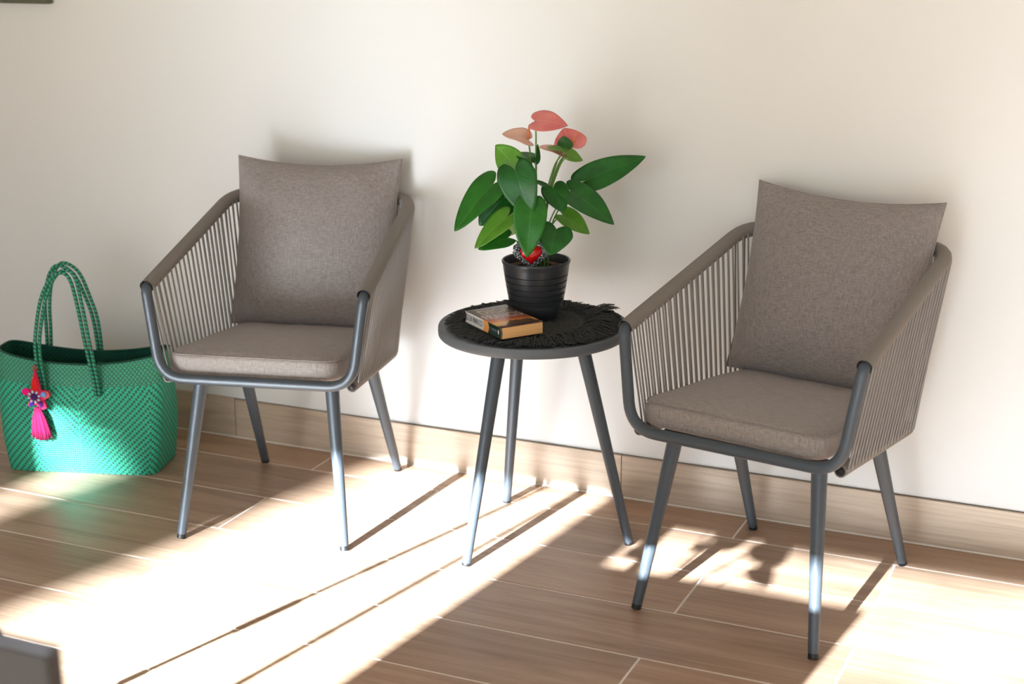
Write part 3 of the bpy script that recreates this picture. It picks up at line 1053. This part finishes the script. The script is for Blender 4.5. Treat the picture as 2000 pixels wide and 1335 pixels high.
# ---------------------------------------------------------------- woven bag
BAG = empty('woven_bag', (-2.748, 3.198, 0.0), 0.2915)
tag(BAG, 'green woven plastic tote bag standing on the floor by the wall', 'bag')
def weave_mat(name, inside=False):
    m = NT(name)
    uv = m.n('ShaderNodeTexCoord').outputs['UV']
    s = m.n('ShaderNodeSeparateXYZ'); m.l(uv, s.inputs[0])
    x, y = s.outputs[0], s.outputs[1]
    cell = 0.0062
    fx = m.math('FRACT', m.math('DIVIDE', x, cell)); fy = m.math('FRACT', m.math('DIVIDE', y, cell))
    ix = m.math('FLOOR', m.math('DIVIDE', x, cell)); iy = m.math('FLOOR', m.math('DIVIDE', y, cell))
    # over / under height of each strap crossing
    hx = m.math('SINE', m.math('MULTIPLY', fx, PI)); hy = m.math('SINE', m.math('MULTIPLY', fy, PI))
    hgt = m.math('POWER', m.math('MULTIPLY', hx, hy), 0.5)
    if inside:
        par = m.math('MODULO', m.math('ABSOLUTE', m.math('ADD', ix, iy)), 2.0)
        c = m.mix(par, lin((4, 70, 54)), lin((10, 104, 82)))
    else:
        # chevron: diagonal straps mirrored about the middle and at the corners
        tri = m.math('ABSOLUTE', m.math('SUBTRACT', m.math('MODULO', m.math('ADD', ix, 4000.0), 72.0), 36.0))
        d = m.math('MODULO', m.math('ADD', m.math('SUBTRACT', tri, iy), 3000.0), 3.0)
        stripe = m.math('GREATER_THAN', d, 1.5)
        chev = m.mix(stripe, lin((40, 196, 156)), lin((38, 96, 82)))
        par = m.math('MODULO', m.math('ABSOLUTE', m.math('ADD', ix, iy)), 2.0)
        band = m.mix(par, lin((66, 176, 138)), lin((52, 124, 100)))
        top = m.math('GREATER_THAN', y, 0.246)
        c = m.mix(top, chev, band)
    edge = m.math('LESS_THAN', hgt, 0.42)
    c = m.mix(m.math('MULTIPLY', edge, 0.45), c, lin((40, 70, 52)))
    m.color(c); m.set(Roughness=0.38)
    m.bump(hgt, 0.7, 0.002)
    return m.m
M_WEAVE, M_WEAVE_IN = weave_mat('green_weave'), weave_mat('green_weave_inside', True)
def bag_ring(z, inset=0.0, n=96):
    t = z / 0.31
    hw = 0.214 + 0.022 * t ** 0.8 + 0.008 * math.sin(PI * t) - inset
    hd = 0.098 + 0.010 * math.sin(PI * min(1, t)) - 0.030 * t - inset
    e = 9.0 - 4.5 * t
    pts = []
    for k in range(n):
        a = 2 * PI * (k + 0.5) / n - PI / 2
        ca, sa = math.cos(a), math.sin(a)
        # spread samples evenly over the long sides
        ca2, sa2 = ca, sa
        r = (abs(ca2 / 1.0) ** e + abs(sa2 / 1.0) ** e) ** (-1 / e)
        x, y = ca2 * r * hw, sa2 * r * hd
        pts.append((x, y))
    return pts
def bag_shell(inset, zs, name, mat, flip=False):
    n = 96
    v, f, u = [], [], []
    for zi, z in enumerate(zs):
        ring = bag_ring(z, inset, n)
        ref = bag_ring(0.15, inset, n)
        for k in range(n + 1):
            x, y = ring[k % n]
            # rim: rises towards the ends, dips in the middle of both faces
            t = max(0.0, z - 0.2) / 0.11
            zz = z + t * (0.030 * (x / 0.23) ** 2 - 0.006)
            v.append((x, y, zz))
            # arc length coordinate from the middle of the front
            s = 0.0
            for q in range(k):
                a, b = ref[q % n], ref[(q + 1) % n]
                s += math.hypot(a[0] - b[0], a[1] - b[1])
            u.append((s, z))
    for i in range(len(zs) - 1):
        for k in range(n):
            q = (i * (n + 1) + k, i * (n + 1) + k + 1, (i + 1) * (n + 1) + k + 1, (i + 1) * (n + 1) + k)
            f.append(q[::-1] if flip else q)
    return mesh_obj(name, v, f, mat, BAG, u)
zs = [0.001, 0.008] + [0.31 * i / 22 for i in range(1, 23)]
bag_shell(0.0, zs, 'outer_weave', M_WEAVE)
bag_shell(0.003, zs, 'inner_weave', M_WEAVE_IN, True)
g = G()
ring = bag_ring(0.31, 0.0015)
g.tube([(x, y, 0.31 + 0.030 * (x / 0.23) ** 2 - 0.006) for x, y in ring], 0.0032, 6, closed=True)
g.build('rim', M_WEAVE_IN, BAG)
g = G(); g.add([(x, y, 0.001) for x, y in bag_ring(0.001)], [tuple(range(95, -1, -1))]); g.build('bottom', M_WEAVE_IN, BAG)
M_HAND = NT('braided_handle')
_uv = M_HAND.n('ShaderNodeTexCoord').outputs['UV']
_s = M_HAND.n('ShaderNodeSeparateXYZ'); M_HAND.l(_uv, _s.inputs[0])
_ph = M_HAND.math('ADD', M_HAND.math('MULTIPLY', _s.outputs[1], 85.0), M_HAND.math('MULTIPLY', _s.outputs[0], 1.0))
_k = M_HAND.math('GREATER_THAN', M_HAND.math('FRACT', _ph), 0.55)
M_HAND.color(M_HAND.mix(_k, lin((20, 150, 112)), lin((30, 62, 52))))
M_HAND.set(Roughness=0.4)
M_HAND.bump(M_HAND.math('SINE', M_HAND.math('MULTIPLY', _ph, 2 * PI)), 0.5, 0.001)
M_HAND = M_HAND.m
fh = [(-0.087, 0.225), (-0.087, 0.265), (-0.093, 0.326), (-0.090, 0.384), (-0.066, 0.485), (-0.034, 0.545), (0.000, 0.567), (0.024, 0.546), (0.038, 0.473), (0.049, 0.381), (0.058, 0.316), (0.065, 0.266), (0.068, 0.225)]
rh = [(-0.139, 0.235), (-0.139, 0.271), (-0.135, 0.362), (-0.132, 0.436), (-0.117, 0.508), (-0.087, 0.545), (-0.041, 0.522), (-0.010, 0.450), (0.007, 0.381), (0.013, 0.276), (0.014, 0.235)]
def handle(pts, y0, ytop, name):
    zmax = max(p_[1] for p_ in pts)
    root = empty(name); root.parent = BAG
    for off in (-0.0060, 0.0060):
        path = []
        for (x, z) in pts:
            t = max(0, (z - 0.30) / (zmax - 0.30))
            yy = y0 + (ytop - y0) * min(1, t * 1.15) + off * 0.45 * t
            fade = 0.85 if z < 0.3 else 1.0
            path.append((x + off * fade, yy, z + (abs(off) if z > zmax - 0.03 and off > 0 else 0)))
        g = G(); g.tube(spline(path, 6), 0.0052, 8)
        g.build('strand', M_HAND, root)
# handles are parts of the bag; their strands are sub-parts
def handle_part(pts, ys, ytop):
    handle(pts, ys, ytop, 'handle')
handle_part(fh, -0.092, -0.090)
handle_part(rh, 0.076, 0.080)

# ---------------------------------------------------------------- charm hanging from the bag
charm = empty('bag_charm', (0, 0, 0))
tag(charm, 'felt star charm with a pink tassel hanging on the green bag', 'charm')
bm = Matrix.Translation((-2.748, 3.198, 0)) @ Matrix.Rotation(0.2915, 4, 'Z') @ Matrix.Translation((-0.099, -0.110, 0.228))
charm.matrix_world = bm
def felt(n, c): return plain(n, lin(c), 0.95, var=0.1, nscale=200, bump=0.3)
M_FR, M_FP, M_FH, M_FB, M_FL, M_FV, M_FC = felt('felt_red', (206, 22, 18)), felt('felt_pink', (214, 40, 96)), felt('felt_hot_pink', (226, 0, 122)), felt('felt_blue', (44, 24, 140)), felt('felt_light_blue', (98, 150, 214)), felt('felt_violet', (70, 18, 96)), felt('felt_coral', (226, 92, 96))
def plate(name, outline, y0, y1, mat, parent=charm):
    n = len(outline)
    v = [(x, y0, z) for x, z in outline] + [(x, y1, z) for x, z in outline]
    f = [tuple(range(n)), tuple(range(2 * n - 1, n - 1, -1))] + [((i + 1) % n, i, n + i, n + (i + 1) % n) for i in range(n)]
    return mesh_obj(name, v, f, mat, parent, None, False)
def circ(cx, cz, r, n=16): return [(cx + r * math.cos(2 * PI * k / n), cz + r * math.sin(2 * PI * k / n)) for k in range(n)]
# star body with a tall upper arm
plate('star', [(0.002, 0.072), (0.010, 0.040), (0.014, 0.014), (0.036, 0.012), (0.040, -0.002), (0.022, -0.014), (0.026, -0.036), (0.016, -0.042), (-0.004, -0.026), (-0.022, -0.036), (-0.026, -0.028), (-0.016, -0.008), (-0.036, 0.006), (-0.034, 0.016), (-0.012, 0.014), (-0.010, 0.036)], 0.004, -0.004, M_FP)
plate('upper_point', [(0.003, 0.060), (0.008, 0.036), (0.010, 0.010), (-0.012, 0.010), (-0.010, 0.030)], -0.004, -0.007, M_FR)
plate('disc', circ(-0.028, 0.010, 0.010), -0.004, -0.008, M_FH)
plate('disc', circ(0.028, 0.002, 0.011), -0.004, -0.006, M_FC)
plate('disc', circ(0.023, 0.003, 0.0075), -0.006, -0.009, M_FL)
plate('lower_point', [(-0.016, -0.018), (-0.006, -0.022), (-0.012, -0.030), (-0.022, -0.033)], -0.004, -0.007, M_FB)
plate('lower_point', [(0.004, -0.020), (0.016, -0.016), (0.018, -0.030), (0.010, -0.036)], -0.004, -0.007, M_FV)
g = G(); g.sphere((-0.004, -0.008, -0.004), 0.0105, 14, 8, (1, 0.4, 1)); g.build('flower_centre', M_FV, charm)
M_BEAD = plain('pale_bead', lin((178, 206, 228)), 0.3)
for k in range(8):
    a = 2 * PI * k / 8 + 0.2
    g = G(); g.sphere((0, 0, 0), 0.0040, 8, 6, (1.25, 0.7, 0.8))
    o = g.build('petal', M_BEAD, charm); o.location = (-0.004 + 0.0145 * math.cos(a), -0.0085, -0.004 + 0.0145 * math.sin(a)); o.rotation_euler = (0, -a, 0)
M_TAS = plain('magenta_yarn', lin((150, 4, 72)), 0.9, var=0.25, nscale=90)
g = G()
for i in range(130):
    a = random.uniform(0, 2 * PI); q = math.sqrt(random.random())
    x0_, y0_ = 0.007 * q * math.cos(a), 0.006 * q * math.sin(a)
    x1_, y1_ = 0.029 * q * math.cos(a) + 0.006, 0.012 * q * math.sin(a)
    zl = -0.128 + random.uniform(-0.006, 0.006) + 0.01 * q
    pts = [(x0_, y0_ - 0.002, -0.036), (x0_ + (x1_ - x0_) * 0.55, y0_ + (y1_ - y0_) * 0.5 - 0.004, -0.066), (x1_ * 0.92, y1_ - 0.003, -0.100), (x1_, y1_ - 0.002, zl)]
    g.tube(pts, 0.0018, 5)
tag(g.build('tassel', M_TAS, charm), kind='stuff')
g = G(); g.tube([(0.002 + 0.004 * math.cos(2 * PI * k / 16), -0.001, 0.074 + 0.009 * math.sin(2 * PI * k / 16)) for k in range(16)], 0.0016, 6, closed=True)
g.build('cord_loop', M_FR, charm)

# ---------------------------------------------------------------- board on the wall, top left
M_OLIVE = plain('olive_frame', lin((92, 92, 76)), 0.6, var=0.08)
bd = empty('wall_board', (-3.50, Y_WALL, 1.237))
tag(bd, 'olive framed board hanging on the wall above the green bag', 'wall board')
g = G()
g.box(-0.464, 0.464, -0.032, -0.002, 0.0, 0.045, 0.002)
g.box(-0.464, 0.464, -0.032, -0.002, 0.585, 0.63, 0.002)
g.box(-0.464, -0.42, -0.032, -0.002, 0.045, 0.585, 0.002)
g.box(0.42, 0.464, -0.032, -0.002, 0.045, 0.585, 0.002)
g.build('frame', M_OLIVE, bd, False)
g = G(); g.box(-0.425, 0.425, -0.018, -0.010, 0.04, 0.59); g.build('panel', plain('board_panel', lin((150, 146, 130)), 0.8), bd, False)

# ---------------------------------------------------------------- foreground screen, its cabinet and what throws the shadows
M_SCREEN = plain('dark_screen', lin((9, 11, 11)), 0.18, var=0.05, Specular_IOR_Level=0.4)
M_BEZEL = plain('screen_bezel', lin((38, 34, 34)), 0.45, var=0.05)
M_CAB = plain('dark_cabinet', lin((60, 48, 40)), 0.5, var=0.15, nscale=12)
tv = empty('flat_screen', (-1.230, 0.89, 0.4405))
tag(tv, 'dark flat screen blurred in the lower left corner, close to the camera', 'screen')
g = G(); g.box(-0.40, 0.40, 0.0, 0.018, 0.035, 0.462, 0.003); g.build('back_shell', M_BEZEL, tv, False)
g = G(); g.box(-0.399, 0.399, -0.004, 0.0, 0.036, 0.460); g.build('screen', M_SCREEN, tv, False)
g = G(); g.box(-0.13, 0.13, -0.09, 0.10, 0.0005, 0.010, 0.003); g.box(-0.03, 0.03, 0.0, 0.016, 0.008, 0.06, 0.003); g.build('stand', M_BEZEL, tv, False)
cab = empty('media_cabinet', (-1.28, 0.86, 0))
tag(cab, 'low dark cabinet under the flat screen, outside the picture', 'cabinet')
g = G(); g.box(-0.55, 0.55, -0.19, 0.27, 0.05, 0.44, 0.004); g.build('body', M_CAB, cab, False)
for x in (-0.275, 0.275):
    g = G(); g.box(x - 0.265, x + 0.265, -0.206, -0.1905, 0.07, 0.425, 0.002); d_ = g.build('door', M_CAB, cab, False)
    g = G(); g.tube([(x - 0.05 * (1 if x > 0 else -1) * 4, -0.214, 0.2), (x - 0.05 * (1 if x > 0 else -1) * 4, -0.214, 0.3)], 0.005, 8); g.build('handle', M_METAL, d_)
for x in (-0.5, 0.5):
    for y in (-0.15, 0.22):
        g = G(); g.tube([(x, y, 0.0005), (x, y, 0.051)], [0.012, 0.018], 10); g.build('leg', M_CAB, cab)

def foliage(name, loc, n, r, zlo, zhi, seed, label):
    rnd = random.Random(seed)
    root = tag(empty(name, loc), label, 'plant')
    g = G(); g.lathe([(0.0001, 0), (0.06, 0), (0.075, 0.11), (0.07, 0.112), (0.066, 0.09), (0.0001, 0.09)], 28); g.build('pot', M_POT, root)
    for i in range(n):
        a = rnd.uniform(0, 2 * PI); q = rnd.uniform(0.25, 1.0) * r
        B = Vector((q * math.cos(a), 0.5 * q * math.sin(a), rnd.uniform(zlo, zhi)))
        T = B + Vector((math.cos(a) * 0.8 + rnd.uniform(-.3, .3), math.sin(a) * 0.6, rnd.uniform(-0.7, 0.3))).normalized() * rnd.uniform(0.07, 0.12)
        put_leaf('leaf', B, T, (rnd.uniform(-.3, .3), -0.8, 0.6), rnd.uniform(0.025, 0.04), LM['mid'], root)
        g = G(); g.tube(spline([(0, 0, 0.09), (B.x * 0.4, B.y * 0.4, B.z * 0.7), B], 5), 0.0022, 6); g.build('leaf_stalk', M_STEM, root)
    return root
foliage('leafy_plant', (-1.26, 1.045, 0.4408), 12, 0.20, 0.36, 0.60, 3, 'leafy potted plant behind the flat screen, outside the picture')

# light stand with telescopic legs beside the cabinet
st = empty('light_stand', (-1.62, 1.16, 0))
tag(st, 'three-legged light stand with stepped legs, outside the picture', 'stand')
apex = Vector((0, 0, 1.40))
for fx, fy in ((-2.0, 1.70), (-1.97, 0.60), (-1.0, 1.40)):
    foot = Vector((fx + 1.62, fy - 1.16, 0)); d = apex - foot
    g = G()
    g.tube([foot + d * t for t in (0.003, 0.17)], 0.0042, 8); g.tube([foot + d * t for t in (0.17, 0.19)], 0.009, 8)
    g.tube([foot + d * t for t in (0.19, 0.40)], 0.0058, 8); g.tube([foot + d * t for t in (0.27, 0.33)], 0.0105, 8)
    g.tube([foot + d * t for t in (0.40, 1.0)], 0.0078, 8)
    g.build('leg', M_METAL, st)
g = G(); g.tube([(0, 0, 1.36), (0, 0, 1.46)], 0.025, 12); g.build('head', M_METAL, st)

# a leaning tree on the lawn
tree = empty('leaning_tree', (-9.0, -15.0, -0.1))
tag(tree, 'leaning tree on the lawn, outside the picture', 'tree')
M_BARK = plain('bark', lin((96, 78, 60)), 0.95, var=0.3, nscale=9, bump=0.6)
g = G(); g.tube(spline([(1.0, 0, 0), (2.3, 0, 2.3), (3.49, 0, 5.0), (4.30, 0, 7.2), (4.97, 0, 9.0)], 6), [0.33 - 0.003 * k for k in range(25)], 12); g.build('trunk', M_BARK, tree)
rnd = random.Random(5)
g = G()
for i in range(90):  # leaf cluster added beside the trunk to thin the sun on the bag
    c = Vector((3.72 + rnd.gauss(0, 0.30), rnd.uniform(-0.6, 0.6), 7.3 + rnd.gauss(0, 0.42)))
    a, b = Vector((rnd.gauss(0, 1), rnd.gauss(0, 1), rnd.gauss(0, 1))).normalized(), Vector((rnd.gauss(0, 1), rnd.gauss(0, 1), rnd.gauss(0, 1)))
    b = (b - a * b.dot(a)).normalized()
    g.add([c - a * 0.15, c - b * 0.08, c + a * 0.15, c + b * 0.08], [(0, 1, 2), (0, 2, 3)])
tag(g.build('foliage', LM['mid'], tree, False), kind='stuff')

# an unseen loose-crowned tree, added to dim the sun through the right-hand opening
shade = empty('sun_filter_tree', (-1.6, -20.0, -0.1))
tag(shade, 'loose-crowned tree added on the lawn to dim the sun, outside the picture', 'tree')
g = G(); g.tube([(0, 0, 0), (0.1, 0, 3.5), (0.0, 0, 7.8)], [0.2, 0.16, 0.07], 10); g.build('trunk', M_BARK, shade)
rnd = random.Random(11)
g = G()
for i in range(2300):
    while True:
        x, y, z = (rnd.uniform(-1, 1) for _ in range(3))
        if x * x + z * z < 1: break
    c = Vector((0.05 + x * 2.0, y * 1.6, 8.9 + z * 1.9))
    a, b = Vector((rnd.gauss(0, 1), rnd.gauss(0, 1), rnd.gauss(0, 1))).normalized(), Vector((rnd.gauss(0, 1), rnd.gauss(0, 1), rnd.gauss(0, 1)))
    b = (b - a * b.dot(a)).normalized()
    l, w = rnd.uniform(0.06, 0.10), rnd.uniform(0.03, 0.05)
    n_ = a.cross(b) * 0.02
    g.add([c - a * l, c - b * w + n_, c + a * l, c + b * w + n_], [(0, 1, 2), (0, 2, 3)])
tag(g.build('crown', LM['mid'], shade, False), kind='stuff')
